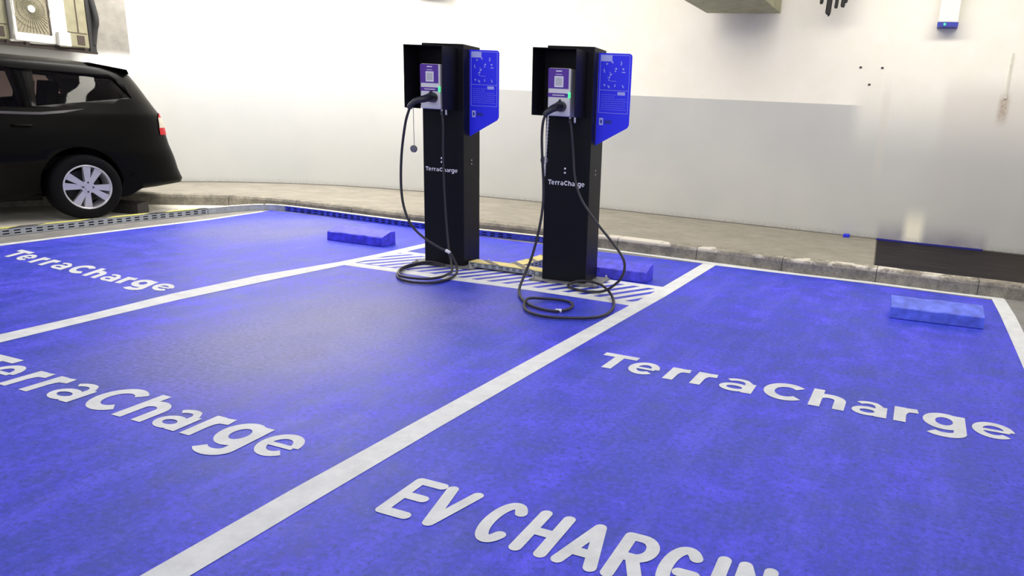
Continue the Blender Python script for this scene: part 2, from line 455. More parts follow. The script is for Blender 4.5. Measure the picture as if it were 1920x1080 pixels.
# blue coat of the bays
Z1, Z2 = .0015, .003
bl = MB()
left_edge = [(-6.40, -2), (-6.45, 1.5), (-6.52, 2.6), (-6.545, 3.52), (-6.582, 3.94), (-6.602, 4.395), (-6.624, 4.78), (-6.655, 5.43), (-6.78, 6.2), (-6.85, 6.38)]
right_edge = [(.78, -2), (.785, 1.5), (.785, 2.6), (.785, 3.5), (.785, 3.9), (.784, 4.4), (.783, 4.8), (.783, 5.43), (.775, 6.2), (.76, 6.40)]
rr_ = []
for l, r in zip(left_edge, right_edge):
    rr_.append([(l[0]+(r[0]-l[0])*k/10, l[1]+(r[1]-l[1])*k/10 if l[1] < 6.3 else 6.385+.03*math.sin(k), Z1) for k in range(11)])
bl.grid(rr_, 0, False)
struct(bl.build('floor_paint', 'blue', merge=False), 'blue painted floor of the charging bays')

def mark(name, label, cat='road marking'):
    return thing(name, label, cat, (0, 0, 0))
def line_obj(L, R, label, z=Z2):
    mb = MB(); ribbon(L, R, z, mb)
    return tag(mb.build('bay_line', 'white', merge=False), label, 'line', 'white bay lines on the blue floor')
line_obj([(-1.725, -.5), (-1.725, 1.12), (-1.736, 1.62), (-1.735, 2.25), (-1.731, 3.155), (-1.725, 3.9), (-1.719, 4.6), (-1.719, 5.24), (-1.735, 6.4)],
         [(-1.60, -.5), (-1.615, 1.12), (-1.62, 1.62), (-1.622, 2.25), (-1.616, 3.155), (-1.612, 3.9), (-1.606, 4.5), (-1.599, 4.96), (-1.612, 6.38)],
         'long wide white line from the bottom edge up to the kerb, right of both chargers')
line_obj([(-4.02, .3), (-4.16, 2.175), (-4.187, 2.6), (-4.262, 3.17), (-4.28, 3.84), (-4.20, 4.56), (-4.193, 4.99), (-4.219, 5.66), (-4.25, 6.3)],
         [(-3.93, .3), (-4.022, 2.097), (-4.065, 2.6), (-4.10, 3.1), (-4.10, 3.84), (-4.085, 4.40), (-4.085, 4.99), (-4.10, 5.66), (-4.13, 6.3)],
         'white line ending at the left charger, between the two left bays')
line_obj([(-6.47, -1), (-6.52, 1.5), (-6.59, 2.6), (-6.63, 3.52), (-6.65, 3.94), (-6.67, 4.395), (-6.69, 4.78), (-6.72, 5.43), (-6.83, 6.25)],
         [(-6.38, -1), (-6.44, 1.5), (-6.51, 2.6), (-6.545, 3.52), (-6.582, 3.935), (-6.602, 4.395), (-6.624, 4.784), (-6.655, 5.43), (-6.79, 6.25)],
         'thin pale line along the far left edge of the blue floor')
line_obj([(.685, -1), (.685, 3.0), (.685, 4.44), (.684, 4.84), (.682, 5.295), (.678, 5.84), (.664, 6.42)],
         [(.785, -1), (.785, 3.0), (.785, 4.44), (.783, 4.84), (.783, 5.33), (.783, 5.844), (.765, 6.47)],
         'short white line at the right edge, right of the pale blue wheel stop')
near = [(-2.95, 6.47), (-2.816, 6.47), (-2.325, 6.455), (-1.737, 6.414), (-1.614, 6.385), (-.86, 6.40), (-.246, 6.43), (.268, 6.41), (.664, 6.41), (.765, 6.41)]
far = [(-2.95, 6.57), (-2.816, 6.57), (-2.325, 6.55), (-1.737, 6.53), (-1.614, 6.525), (-.86, 6.50), (-.246, 6.52), (.268, 6.49), (.664, 6.50), (.76, 6.50)]
line_obj(near, far, 'thin white line along the foot of the kerb, head of the right bay', Z2-.0004)

# hatched area in front of the chargers
hz = MB(); X0, X1, Y0, Y1 = -4.1, -1.72, 4.50, 5.25
ribbon([(-4.09, 4.60), (-3.30, 4.615), (-2.5, 4.65), (-1.72, 4.65)], [(-4.10, 4.48), (-3.30, 4.50), (-2.5, 4.55), (-1.72, 4.54)], Z2-.0006, hz)
ribbon([(-4.09, 5.25), (-2.6, 5.24), (-1.72, 5.235)], [(-4.09, 5.16), (-2.6, 5.15), (-1.72, 5.14)], Z2-.0006, hz)
pitch, dx = .122, .27
k = -3
while True:
    xb = -4.2+k*pitch; k += 1
    if xb > -1.75: break
    wd = .066
    a0, a1 = xb, xb+wd
    pts = [(a0, 4.62), (a1, 4.62), (a1+dx, 5.17), (a0+dx, 5.17)]
    def clip(poly, xm, sgn):
        out = []
        for i in range(len(poly)):
            p, q = poly[i], poly[(i+1) % len(poly)]
            ip, iq = sgn*(p[0]-xm) >= 0, sgn*(q[0]-xm) >= 0
            if ip: out.append(p)
            if ip != iq:
                t = (xm-p[0])/(q[0]-p[0]); out.append((xm, p[1]+(q[1]-p[1])*t))
        return out
    pts = clip(pts, -4.09, 1)
    if len(pts) > 2: pts = clip(pts, -1.72, -1)
    if len(pts) > 2: hz.face([(*p, Z2-.0008) for p in pts])
tag(hz.build('hatched_marking', 'white', merge=False), 'white hatched strip of diagonal bars under both chargers', 'road marking')

# ------------------------------------------------------------------ lettering (stroke glyphs)
def arc(cx, cy, rx, ry, a0, a1, n=18):
    return [(cx+rx*math.cos(math.radians(a0+(a1-a0)*i/n)), cy+ry*math.sin(math.radians(a0+(a1-a0)*i/n))) for i in range(n+1)]
def glyph(ch, x0, x1, s, xh=.78):
    """centre lines for one letter, outer extents x0..x1, cap height 1, stroke s"""
    h = s/2; a, b = x0+h, x1-h; m = (x0+x1)/2; vx = h
    if ch == 'T': return [[(x0, 1-h), (x1, 1-h)], [(m, 0), (m, 1-h)]]
    if ch == 'e':
        rx, ry = (b-a)/2, (xh-s)/2
        ry = xh/2-h*.72; return [(arc(m, xh/2, rx, ry, 0, 318, 26), .80), ([(a, xh/2-.01), (b, xh/2-.01)], .52)]
    if ch == 'r': return [[(a, 0), (a, xh)], [(a, xh*.50), (a+.12*(b-a), xh*.68), (a+.45*(b-a), xh-h*1.15), (x1-h*.3, xh-h*.9)]]
    if ch == 'a':
        top = xh-h
        top = xh-h*.7; return [(arc(m, top-.25*xh, (b-a)*.5, .25*xh, 145, 60, 10)+[(b-.02, top-.16)], .62), [(b, 0), (b, xh*.72)],
                (arc(m-.02, xh*.30, (b-a)*.46, xh*.30-h*.62, 0, 360, 22), .66)]
    if ch == 'C': return [arc(m+(b-a)*.06, .5, (b-a)*.56, .5-h, 42, 318, 26)]
    if ch == 'h': return [[(a, 0), (a, 1)], [(a, xh*.5)]+arc(m, xh-h-.25*xh, (b-a)/2, .25*xh, 175, 0, 12)+[(b, 0)]]
    if ch == 'g':
        return [arc(m, xh/2+.02, (b-a)/2, xh/2-h*.7, 0, 360, 24), [(b, xh)]+[(b, -.06)]+arc(m, -.08, (b-a)/2, .19, 0, -150, 12)]
    if ch == 'E': return [[(b, 1-h), (a, 1-h), (a, vx), (b, vx)], [(a, .52), (b-.04, .52)]]
    if ch == 'V': return [[(a, 1-h), (m, vx), (b, 1-h)]]
    if ch == 'H': return [[(a, vx), (a, 1-h)], [(b, vx), (b, 1-h)], [(a, .5), (b, .5)]]
    if ch == 'A': return [[(a, vx), (m, 1-h), (b, vx)], [(a+(m-a)*.3, .32), (b-(b-m)*.3, .32)]]
    if ch == 'R': return [[(a, vx), (a, 1-h), (m, 1-h)]+arc(m, .70, (b-m), .30-h, 80, -80, 10)+[(m, .40+h), (a, .40+h)], [(m, .46), (b, vx)]]
    if ch == 'G': return [arc(m, .5, (b-a)*.5, .5-h, 45, 340, 26), [(m, .45), (b, .45), (b, .2)]]
    if ch == 'I': return [[(m, vx), (m, 1-h)]]
    if ch == 'N': return [[(a, vx), (a, 1-h), (b, vx), (b, 1-h)]]
    return []
def stroke_mesh(mb, pl, s, T, mi, rnd, lift):
    if isinstance(pl, tuple): pl, k_ = pl; s = s*k_
    P = [Vector((p[0], p[1])) for p in pl]
    P = [p for i, p in enumerate(P) if i == 0 or (p-P[i-1]).length > 1e-3]
    if rnd:
        # split at sharp corners; each piece and each round end sits a hair higher than the last
        cuts_ = [0]+[i for i in range(1, len(P)-1) if (P[i]-P[i-1]).angle(P[i+1]-P[i]) > .4]+[len(P)-1]
        if len(cuts_) > 2:
            for k_, (i0, i1) in enumerate(zip(cuts_, cuts_[1:])): stroke_mesh(mb, [tuple(q) for q in P[i0:i1+1]], s, T, mi, True, lift+k_)
            return
    L, R = [], []
    closed = (P[0]-P[-1]).length < 1e-4
    for i, p in enumerate(P):
        a = P[i-1] if i else (P[-2] if closed else None); b = P[i+1] if i+1 < len(P) else (P[1] if closed else None)
        d0 = (p-a).normalized() if a is not None else None; d1 = (b-p).normalized() if b is not None else None
        if d0 is None: d0 = d1
        if d1 is None: d1 = d0
        t = d0+d1
        t = t.normalized() if t.length > 1e-6 else d0
        n = Vector((-t.y, t.x)); c = max(.45, n.dot(Vector((-d0.y, d0.x))))
        L.append(p+n*(s/2/c)); R.append(p-n*(s/2/c))
    for i in range(len(P)-1):
        mb.face([T(*L[i], lift), T(*R[i], lift), T(*R[i+1], lift), T(*L[i+1], lift)], mi)
    if rnd:
        for e_, q in enumerate((P[0], P[-1])):
            mb.face([T(q.x+s/2*math.cos(a*math.pi/8), q.y+s/2*math.sin(a*math.pi/8), lift+.3+.3*e_) for a in range(16)], mi)
def lettering(parent, letters, T, s, mats, rnd=False, name='letter'):
    for ch, x0, x1 in letters:
        mb = MB()
        for k, st in enumerate(glyph(ch, x0, x1, s)): stroke_mesh(mb, st, s, T, 0, rnd, k*5)
        mb.build(name, mats, parent, merge=False)
CAP = .235
TC = [('T', -1.436, -1.245), ('e', -1.252, -1.085), ('r', -1.042, -.935), ('r', -.903, -.795), ('a', -.775, -.600), ('C', -.560, -.365),
      ('h', -.336, -.175), ('a', -.153, .008), ('r', .038, .148), ('g', .160, .338), ('e', .358, .540)]
def ground_text(parent, base, cap, letters, x_off, x_scale, s, shear=0, y_of=None, rnd=False):
    L = [(c, (a*x_scale+x_off)/cap, (b*x_scale+x_off)/cap) for c, a, b in letters]
    def T(x, y, lift):
        X = x*cap+shear*y*cap
        yb = base if y_of is None else y_of(X)
        return (X, yb+y*cap, Z2+.0004+lift*.00003)
    lettering(parent, L, T, s/cap, 'white', rnd)
t1 = mark('painted_lettering', 'white words Terra Charge painted in the right bay, above EV CHARGING', 'lettering')
ground_text(t1, 3.252, .240, TC, 0, 1.0, .052)
t2 = mark('painted_lettering', 'white words Terra Charge in the middle bay, cut by the left edge', 'lettering')
ground_text(t2, 1.765, .228, TC, -2.447, .965, .050, shear=-.08)
t3 = mark('painted_lettering', 'smaller white words Terra Charge painted in the far left bay', 'lettering')
ground_text(t3, 3.2, .200, TC, -4.83, .94, .052, shear=-.55, y_of=lambda X: 3.185+max(0, -X-4.9)*.10)
EV = [('E', -1.425, -1.300), ('V', -1.300, -1.165), ('C', -1.095, -.985), ('H', -.955, -.835), ('A', -.820, -.680), ('R', -.668, -.545), ('G', -.528, -.405),
      ('I', -.385, -.335), ('N', -.318, -.205), ('G', -.185, -.062)]
t4 = mark('painted_lettering', 'white round-ended capitals EV CHARGING at the bottom edge of the right bay', 'lettering')
ground_text(t4, 1.635, .243, EV, 0, 1.0, .040, shear=-.03, rnd=True)

# ------------------------------------------------------------------ wheel stops
def wheel_stop(x, y, rz, L_, mat, label, h=.12, front=.075, dep=.19):
    mb = MB(); segs = 12; rng = random.Random(int(x*100))
    pr_ = [(0, 0), (.004, front), (.012, front+.006), (dep-.075, h-.004), (dep-.06, h), (dep-.008, h), (dep, h-.008), (dep, 0)]
    rows = []
    for i in range(segs+1):
        u = L_*i/segs
        rows.append([(u, a+(rng.uniform(-.003, .003) if 0 < k < 7 else 0), z+(rng.uniform(-.003, .002) if z > .01 else 0)) for k, (a, z) in enumerate(pr_)])
    mb.grid(rows, 0, False, closed=True); mb.face(rows[0]); mb.face(rows[-1][::-1])
    o = mb.build('wheel_stop', mat, bevel=.004); o.location = (x, y, .002); o.rotation_euler.z = rz
    return tag(o, label, 'wheel stop')
wheel_stop(-5.004, 5.285, .015, .61, 'stop', 'blue painted concrete wheel stop in the left bay, left of both chargers')
wheel_stop(-2.45, 5.250, .06, .575, 'stop', 'blue painted wheel stop partly hidden behind the right charger')
wheel_stop(-.067, 5.245, .07, .60, 'stop_worn', 'worn pale blue wheel stop in the right bay by the kerb', .125)
wheel_stop(-7.95, 5.16, .16, .55, 'darkstop', 'black block wheel stop behind the rear wheel of the black car', .12, .10, .14)

# ------------------------------------------------------------------ cable trays
def tray(path, name, label, side_mats, top_mat, h=.062, wd=.07, pitch=.085, slots=True, left_side=False, z0=.002):
    """hollow perforated channel; path is the near bottom edge, near face carries two rows of slots"""
    P = [Vector((*p, 0)) for p in path]; root = thing(name, label, 'cable tray', P[0]+Vector((0,0,z0)))
    off = P[0]
    P = [p-off for p in P]
    sd, tp, ins = MB(), MB(), MB()
    sgn = 1
    for a, b in zip(P, P[1:]):
        d = b-a; ln = d.length; t = d.normalized(); n = Vector((-t.y, t.x, 0))*sgn
        k = max(1, round(ln/pitch))
        zz = [0, .19*h, .36*h, .55*h, .72*h, h] if slots else [0, h]
        for i in range(k):
            s0, s1 = a+t*ln*i/k, a+t*ln*(i+1)/k
            g0, g1 = s0.lerp(s1, .22), s0.lerp(s1, .78)
            def q(p0, p1, z_0, z_1): sd.face([p0+Vector((0,0,z_0)), p1+Vector((0,0,z_0)), p1+Vector((0,0,z_1)), p0+Vector((0,0,z_1))])
            if not slots: q(s0, s1, 0, h); continue
            for j in range(5):
                if j in (1, 3): q(s0, g0, zz[j], zz[j+1]); q(g1, s1, zz[j], zz[j+1])
                else: q(s0, s1, zz[j], zz[j+1])
        # dark sheet behind the slots stands for the shade inside; far wall
        m0, m1 = a+n*.012, b+n*.012
        ins.face([m0+Vector((0,0,.002)), m1+Vector((0,0,.002)), m1+Vector((0,0,h-.004)), m0+Vector((0,0,h-.004))])
        sd.face([a+n*wd, b+n*wd, b+n*wd+Vector((0,0,h)), a+n*wd+Vector((0,0,h))])
        tp.face([a+Vector((0,0,h)), b+Vector((0,0,h)), b+n*wd+Vector((0,0,h)), a+n*wd+Vector((0,0,h))])
        tp.face([a+Vector((0,0,h-.006)), b+Vector((0,0,h-.006)), b+Vector((0,0,h)), a+Vector((0,0,h))])
    for e in (0, -1):
        a = P[e]; t = (P[1]-P[0] if e == 0 else P[-1]-P[-2]).normalized(); n = Vector((-t.y, t.x, 0))
        sd.face([a, a+n*wd, a+n*wd+Vector((0,0,h)), a+Vector((0,0,h))])
    sd.build('slotted_channel', side_mats, root, merge=False)
    ins.build('slot_shade', 'slot', root, merge=False)
    tp.build('cover', top_mat, root, merge=False)
    return root
tray([(-6.93, 1.2), (-6.95, 3.0), (-6.96, 3.76), (-6.98, 4.2), (-7.01, 5.08), (-7.01, 5.72)], 'cable_tray',
     'grey slotted tray with yellow and black top in front of the car', 'galv', 'yel', pitch=.088)
tray([(-7.01, 5.73), (-6.99, 6.08), (-6.955, 6.26), (-6.90, 6.36), (-6.80, 6.42), (-6.68, 6.435)], 'cable_tray',
     'plain curved corner piece joining two slotted trays at the back left corner', 'galv', 'cream', slots=False, pitch=.2)
tray([(-6.67, 6.437), (-6.19, 6.44), (-5.42, 6.41), (-4.9, 6.395), (-4.08, 6.40), (-3.72, 6.43)], 'cable_tray',
     'blue painted slotted tray with cream top along the kerb behind the left charger', 'galvblue', 'cream', pitch=.088)
tray([(-3.72, 6.43), (-3.50, 6.44)], 'cable_tray', 'plain blue coupling piece in the kerbside tray between the chargers', 'galvblue', 'cream', slots=False)
tray([(-3.50, 6.44), (-2.9, 6.455)], 'cable_tray', 'blue slotted end of the kerbside tray, half hidden behind the right charger', 'galvblue', 'cream')
tray([(-3.275, 4.965), (-2.95, 4.972), (-2.60, 4.965)], 'cable_tray', 'grey slotted tray with yellow striped top linking the two charger bases', 'galv', 'yel2', wd=.13, h=.036, pitch=.06, z0=.018)
tray([(-2.87, 5.125), (-2.85, 5.4), (-2.86, 5.75), (-2.90, 6.42)], 'cable_tray', 'yellow striped branch tray running from between the chargers back to the kerb', 'galv', 'yel2', wd=.12, h=.050, pitch=.06)

# ------------------------------------------------------------------ charging stations
def station(label, org, cabA, cabB, plug, cap, cap_bottom, mark_pt, twisted, text_x):
    rt = thing('charging_station', label, 'charging station', org, math.radians(5), 'charging stations')
    W, D = .35, .262
    b = MB(); b.box(0, W, 0, D, .012, 1.685)
    post = b.build('post', 'black', rt, bevel=.004)
    # bright keyholes / rivets
    for (x, z) in ((.160, .845), (.160, .815)):
        r = MB(); r.cyl((x, .001, z), (0, -1, 0), .0072, .004, 12); r.build('rivet', 'whitelab', post)
    for (y, z) in ((.125, .838), (.125, .809)):
        r = MB(); r.cyl((W-.001, y, z), (1, 0, 0), .006, .004, 12); r.build('rivet', 'bolt', post)
    # base plate
    b = MB(); b.box(-.085, W+.10, -.055, D+.03, 0, .012)
    bp = b.build('base_plate', 'plate', rt, bevel=.002)
    for x, y in ((-.06, -.03), (W+.075, -.03), (-.06, D+.01), (W+.075, D+.01)):
        r = MB(); r.cyl((x, y, .011), (0, 0, 1), .014, .010, 6); r.cyl((x, y, .02), (0, 0, 1), .007, .014, 10); r.build('bolt', 'bolt', bp)
    # open-fronted hood
    hx0, hx1, e, z0, z1, th = -.018, .300, .215, 1.207, 1.650, .004
    b = MB()
    b.box(hx0, hx0+th, -e, 0, z0, z1); b.box(hx1-th, hx1, -e, 0, z0, z1)
    b.box(hx0+th, hx1-th, -e, 0, z1-th, z1)
    b.box(hx0+th, hx1-th, -.008, -.001, z0+.02, z1-th)
    b.build('hood', 'black', rt)
    # charger unit
    ux0, ux1, uf, uz0, uz1 = .062, .232, -.130, 1.208, 1.528
    b = MB(); b.box(ux0, ux1, uf, -.009, uz0, uz1)
    un = b.build('charger_unit', 'unit', rt, bevel=.012)
    b = MB(); y = uf-.0015
    b.box(ux0+.003, ux1-.016, y, uf+.001, 1.392, uz1-.004); b.box(ux0+.003, ux1-.016, y, uf+.001, 1.335, 1.362)
    lb = b.build('label', 'purple', un); lb['label'] = 'purple label with white panel'
    b = MB(); b.box(.112, .178, y-.001, y, 1.402, 1.474)
    o = b.build('panel', 'whitelab', un)
    b = MB(); b.box(.120, .170, y-.0016, y-.0009, 1.411, 1.465); o = b.build('panel', 'qr', un)
    b = MB(); b.box(.122, .166, y-.001, y, 1.504, 1.511); b.build('print', 'whitelab', un)
    b = MB(); b.box(.120, .168, y-.001, y, 1.484, 1.487); b.build('print', 'whitelab', un)
    b = MB()
    for i in range(9): b.box(.100+i*.0100, .1075+i*.0100, y-.001, y, 1.345, 1.352)
    b.build('print', 'whitelab', un)
    for z in (1.342, 1.360):
        b = MB(); b.cyl((ux1-.008, uf-.001, z), (.5, -1, 0), .0095, .005, 14); b.build('status_light', 'led', un)
    for x in (.222, .258):
        b = MB(); b.cyl((x, -.095, 1.170), (0, 0, 1), .0075, .04, 12); b.build('cable_gland', 'unit', un)
    # blue information sign on the side of the post
    X0, sx, ty, bz, lz, sy = W+.002, .245, 1.655, 1.165, 1.020, .090
    r_ = .022
    poly = [(X0, lz), (X0+sx-.012, bz-.012), (X0+sx, bz+.010)]
    poly += [(X0+sx-r_+r_*math.cos(math.radians(a)), ty-r_+r_*math.sin(math.radians(a))) for a in range(0, 91, 15)]
    poly += [(X0, ty)]
    b = MB(); b.prism(poly, 'y', sy, sy+.006)
    sg = b.build('information_sign', 'sign', rt); sg['label'] = 'bright blue information sign with a slanted lower edge'
    b = MB(); yy = sy-.0012
    def bar(x0, x1, z0_, z1_): b.box(X0+x0, X0+x1, yy, sy+.0005, z0_, z1_)
    fx0, fx1 = .014, sx-.014
    for z in (ty-.014, 1.405, 1.250): bar(fx0, fx1, z, z+.0022)
    bar(fx0, fx0+.002, 1.25, ty-.014); bar(fx1-.002, fx1, 1.25, ty-.012)
    rng = random.Random(3)
    icons = [(.105, 1.60), (.165, 1.59), (.13, 1.545), (.18, 1.555), (.06, 1.575), (.095, 1.52), (.08, 1.485), (.05, 1.535), (.045, 1.44), (.085, 1.435), (.125, 1.435), (.185, 1.44)]
    for (x, z) in icons:
        for _ in range(3):
            dx_, dz_ = rng.uniform(-.008, .008), rng.uniform(-.010, .010); wx, wz = rng.uniform(.004, .010), rng.uniform(.004, .012)
            bar(x+dx_-wx/2, x+dx_+wx/2, z+dz_-wz/2, z+dz_+wz/2)
    bar(.09, .135, 1.468, 1.470)
    bar(.176, .20, 1.527, 1.533)
    for r0 in range(8):
        z = 1.375-r0*.0145
        x = .03
        while x < (.13 if r0 < 2 else .21):
            l_ = rng.uniform(.006, .018); bar(x, x+l_, z, z+.0016); x += l_+.005
    b.build('sign_print', 'signink', sg)
    for q4, mm in (((.018, .10, 1.600, 1.640, 0), 'signink'), ((.150, .205, 1.375, 1.397, 0), 'signink'), ((.022, .052, 1.165, 1.215, 0), 'signink'),
                   ((.062, .115, 1.178, 1.200, 0), 'devblue'), ((.031, .043, 1.178, 1.202, .001), 'devblue')):
        b = MB(); b.box(X0+q4[0], X0+q4[1], yy-q4[4], sy+.0005, q4[2], q4[3]); b.build('sign_panel', mm, sg)
    # name on the post
    tx0, tx1, tz, cap_h = text_x
    sc = (tx1-tx0)/(.540+1.436)
    L_ = [(c, (x0+1.436)*sc/cap_h, (x1+1.436)*sc/cap_h) for c, x0, x1 in TC]
    nm = MB()
    for ch, x0, x1 in L_:
        for kk, st in enumerate(glyph(ch, x0, x1, .20)):
            stroke_mesh(nm, st, .20, lambda x, y, l: (tx0+x*cap_h, -.0012-l*.0003, tz+y*cap_h), 0, False, kk)
    o = nm.build('post_lettering', 'whitelab', post, merge=False); o['label'] = 'white words Terra Charge'
    # cable
    b = MB(); tube(b, cabA+list(reversed(cabB))[1:], .0095, 10)
    cb = b.build('charging_cable', 'plastic', rt, merge=False)
    b = MB(); p, d = Vector(mark_pt[0]), Vector(mark_pt[1])
    b.cyl(p-d*.02, d, .0125, .04, 12); b.build('cable_tag', 'whitelab', cb)
    # connector
    p0, p1, p2, p3, p4 = [Vector(q) for q in plug[:5]]
    b = MB(); b.cyl((p0.x, -.128, p0.z), (0, -1, 0), .036, .05, 24, r2=.034)
    tube(b, [(p0.x, -.165, p0.z), (p1.x, -.20, p1.z), p2, p3, p4, Vector(cabA[0])+Vector((0, 0, -.005))], lambda t: .032-.014*min(1, t*1.3), 12)
    b.prism([(p0.x-.010, p0.z+.030), (p0.x+.010, p0.z+.030), (p0.x, p0.z+.048)], 'y', -.178, -.150)
    b.build('connector', 'plug', rt, merge=False)
    # hanging cap on its cord
    c = Vector(cap)
    b = MB(); b.cyl(c+Vector((-.003, -.010, 0)), (.1, 1, 0), .026, .022, 24)
    cp = b.build('connector_cap', 'cap', rt, bevel=.004)
    b = MB(); top = Vector(plug[4])+Vector((.012, .02, -.005)); end = Vector(cap_bottom)
    if twisted:
        n = 60
        for ph in (0, math.pi):
            tube(b, [top.lerp(end, i/n)+Vector((.0038*math.cos(i*.9+ph), .0038*math.sin(i*.9+ph), 0)) for i in range(n+1)], .0038, 6, smooth=False)
    else:
        tube(b, [top, top.lerp(end, .5), end], .0022, 6)
    b.build('cord', 'cord' if twisted else 'cap', cp, merge=False)
    return rt
C1A = [(.079,-.30,1.205),(.041,-.30,1.096),(-.01,-.28,.87),(-.034,-.26,.631),(-.011,-.26,.464),(.057,-.27,.341),(.167,-.28,.259),(.314,-.30,.198),(.395,-.30,.17),(.442,-.29,.086),
       (.470,-.33,.03),(.481,-.43,.011),(.475,-.587,.011),(.419,-.664,.011),(.307,-.691,.011),(.186,-.639,.011),(.078,-.508,.011),(.013,-.338,.011),(.012,-.20,.011),(.074,-.115,.022),(.228,-.085,.022)]
C1B = [(.228,-.10,1.195),(.235,-.10,1.079),(.227,-.09,.842),(.237,-.09,.56),(.259,-.10,.315),(.293,-.13,.155),(.334,-.17,.06),(.400,-.28,.022),
       (.440,-.42,.028),(.444,-.52,.028),(.396,-.627,.030),(.263,-.656,.030),(.15,-.597,.030),(.047,-.412,.030),(.035,-.232,.032),(.11,-.11,.04),(.228,-.085,.022)]
C2A = [(.123,-.30,1.215),(.105,-.30,1.157),(.096,-.29,1.051),(.099,-.28,.915),(.103,-.26,.75),(.103,-.26,.602),(.083,-.27,.431),(.048,-.30,.241),(.015,-.35,.11),(.025,-.46,.025),(.12,-.64,.011),
       (.234,-.78,.011),(.339,-.849,.011),(.44,-.871,.011),(.504,-.82,.011),(.514,-.704,.011),(.463,-.601,.011),(.373,-.566,.011),(.273,-.606,.016),(.205,-.71,.03),(.236,-.843,.013),
       (.324,-.965,.011),(.446,-1.015,.011),(.576,-.988,.011),(.708,-.917,.011),(.772,-.795,.011),(.758,-.585,.011),(.673,-.343,.02),(.560,-.18,.045),(.436,-.07,.045),(.337,-.055,.042),(.282,-.08,.03),(.268,-.14,.014),(.33,-.20,.011),(.43,-.235,.011),(.50,-.225,.012)]
C2B = [(.224,-.10,1.195),(.24,-.10,1.102),(.253,-.09,.957),(.276,-.10,.791),(.337,-.12,.647),(.478,-.16,.493),(.617,-.20,.368),(.704,-.24,.281),(.726,-.26,.211),(.705,-.28,.136),(.625,-.24,.06),(.56,-.22,.022),(.50,-.225,.012)]
station('black charging station on the left, its coiled cable lying left of the post', (-3.651, 4.911, .0045), C1A, C1B,
        [(.175,-.13,1.29),(.18,-.19,1.288),(.160,-.25,1.273),(.12,-.28,1.258),(.084,-.30,1.222)], (.095,-.28,.915), (.095,-.275,.94),
        ((.385,-.305,.178), Vector((.75, 0, -.3)).normalized()), False, (.019, .298, .742, .030))
station('black charging station on the right, its cable looping out to the right', (-2.58, 4.90, .0045), C2A, C2B,
        [(.170,-.13,1.274),(.17,-.19,1.272),(.156,-.26,1.255),(.138,-.29,1.235),(.122,-.30,1.22)], (.080,-.20,.905), (.084,-.20,.80),
        ((.475,-.85,.012), Vector((.9, .42, 0)).normalized()), True, (.030, .315, .724, .034))

# ------------------------------------------------------------------ black car
CA = math.radians(9)
cu = Vector((math.sin(CA), math.cos(CA), 0)); cn = Vector((-math.cos(CA), math.sin(CA), 0))
CAR0 = Vector((-7.40, 4.73, .002))
car = thing('car', 'black people carrier parked at the left, only its rear half in view', 'car', CAR0, 0)
def CP(u, n, z): return cu*u+cn*n+Vector((0, 0, z))
HW = .85; WB = 2.6
def interp(tab, z):
    if z <= tab[0][0]: return tab[0][1]
    for (a, x), (b, y) in zip(tab, tab[1:]):
        if a <= z <= b:
            t = (z-a)/(b-a); return x+(y-x)*t
    return tab[-1][1]
REAR = [(.20, .46), (.24, .62), (.27, .92), (.30, 1.13), (.34, 1.145), (.42, 1.11), (.55, 1.08), (.62, 1.055), (.70, 1.03), (.81, 1.01), (.90, 1.0), (1.0, .965), (1.13, .885), (1.28, .80), (1.36, .75), (1.40, .71), (1.425, .64), (1.45, .50), (1.475, .25)]
FRONT = [(.20, -3.35), (.3, -3.42), (.55, -3.46), (.75, -3.40), (.86, -3.2), (.95, -2.75), (1.0, -2.45), (1.13, -2.15), (1.28, -1.82), (1.36, -1.58), (1.42, -1.40), (1.45, -1.15), (1.475, -.8)]
INS = [(.20, .05), (.27, .01), (.45, .0), (.62, -.015), (.80, .0), (.98, .03), (1.02, .045), (1.2, .10), (1.36, .165), (1.42, .21), (1.45, .30), (1.475, .52)]
def side_n(u, z):
    ur, uf, hw = interp(REAR, z), interp(FRONT, z), HW-interp(INS, z)
    c, a = (ur+uf)/2, (ur-uf)/2
    k = min(.999, abs((u-c)/a)); ex = 5.5
    return HW-hw*(1-k**ex)**(1/ex)
zs = [.20, .24, .27, .30, .34, .38, .45, .52, .58, .62, .66, .70, .76, .81, .86, .90, .95, .98, 1.0, 1.03, 1.08, 1.13, 1.2, 1.28, 1.32, 1.36, 1.39, 1.41, 1.425, 1.44, 1.45, 1.465, 1.475]
def ring(z, sh=0):
    ur, uf, hw = interp(REAR, z)-sh, interp(FRONT, z)+sh, HW-interp(INS, z)-sh
    c, a = (ur+uf)/2, (ur-uf)/2; ex = 2/5.5; out = []
    for i in range(72):
        t = 2*math.pi*i/72; ct, st = math.cos(t), math.sin(t)
        out.append(CP(c+a*math.copysign(abs(ct)**ex, ct), HW+hw*math.copysign(abs(st)**ex, st), z))
    return out
def loft(zs_, sh=0):
    mb = MB(); rows = [ring(z, sh) for z in zs_]
    mb.grid(rows, 0, True, closed=True); mb.face(rows[0][::-1]); mb.face(rows[-1]); return mb
body = loft(zs).build('body', 'car', car)
cuts = []
cb_ = MB(); rows = [[CP(u, n_, z) for u, n_ in ((u1, n0), (u1, 2*HW-n0), (u0, 2*HW-n0), (u0, n0))] for z, n0, u0, u1 in ((.45, .12, -1.9, .70), (.98, .14, -1.9, .68), (1.36, .30, -1.3, .48))]
cb_.grid(rows, 0, False, closed=True); cb_.face(rows[0]); cb_.face(rows[-1])
cav = cb_.build('cut', 'interior'); cav.location = CAR0; cuts.append(cav)
WC = .305
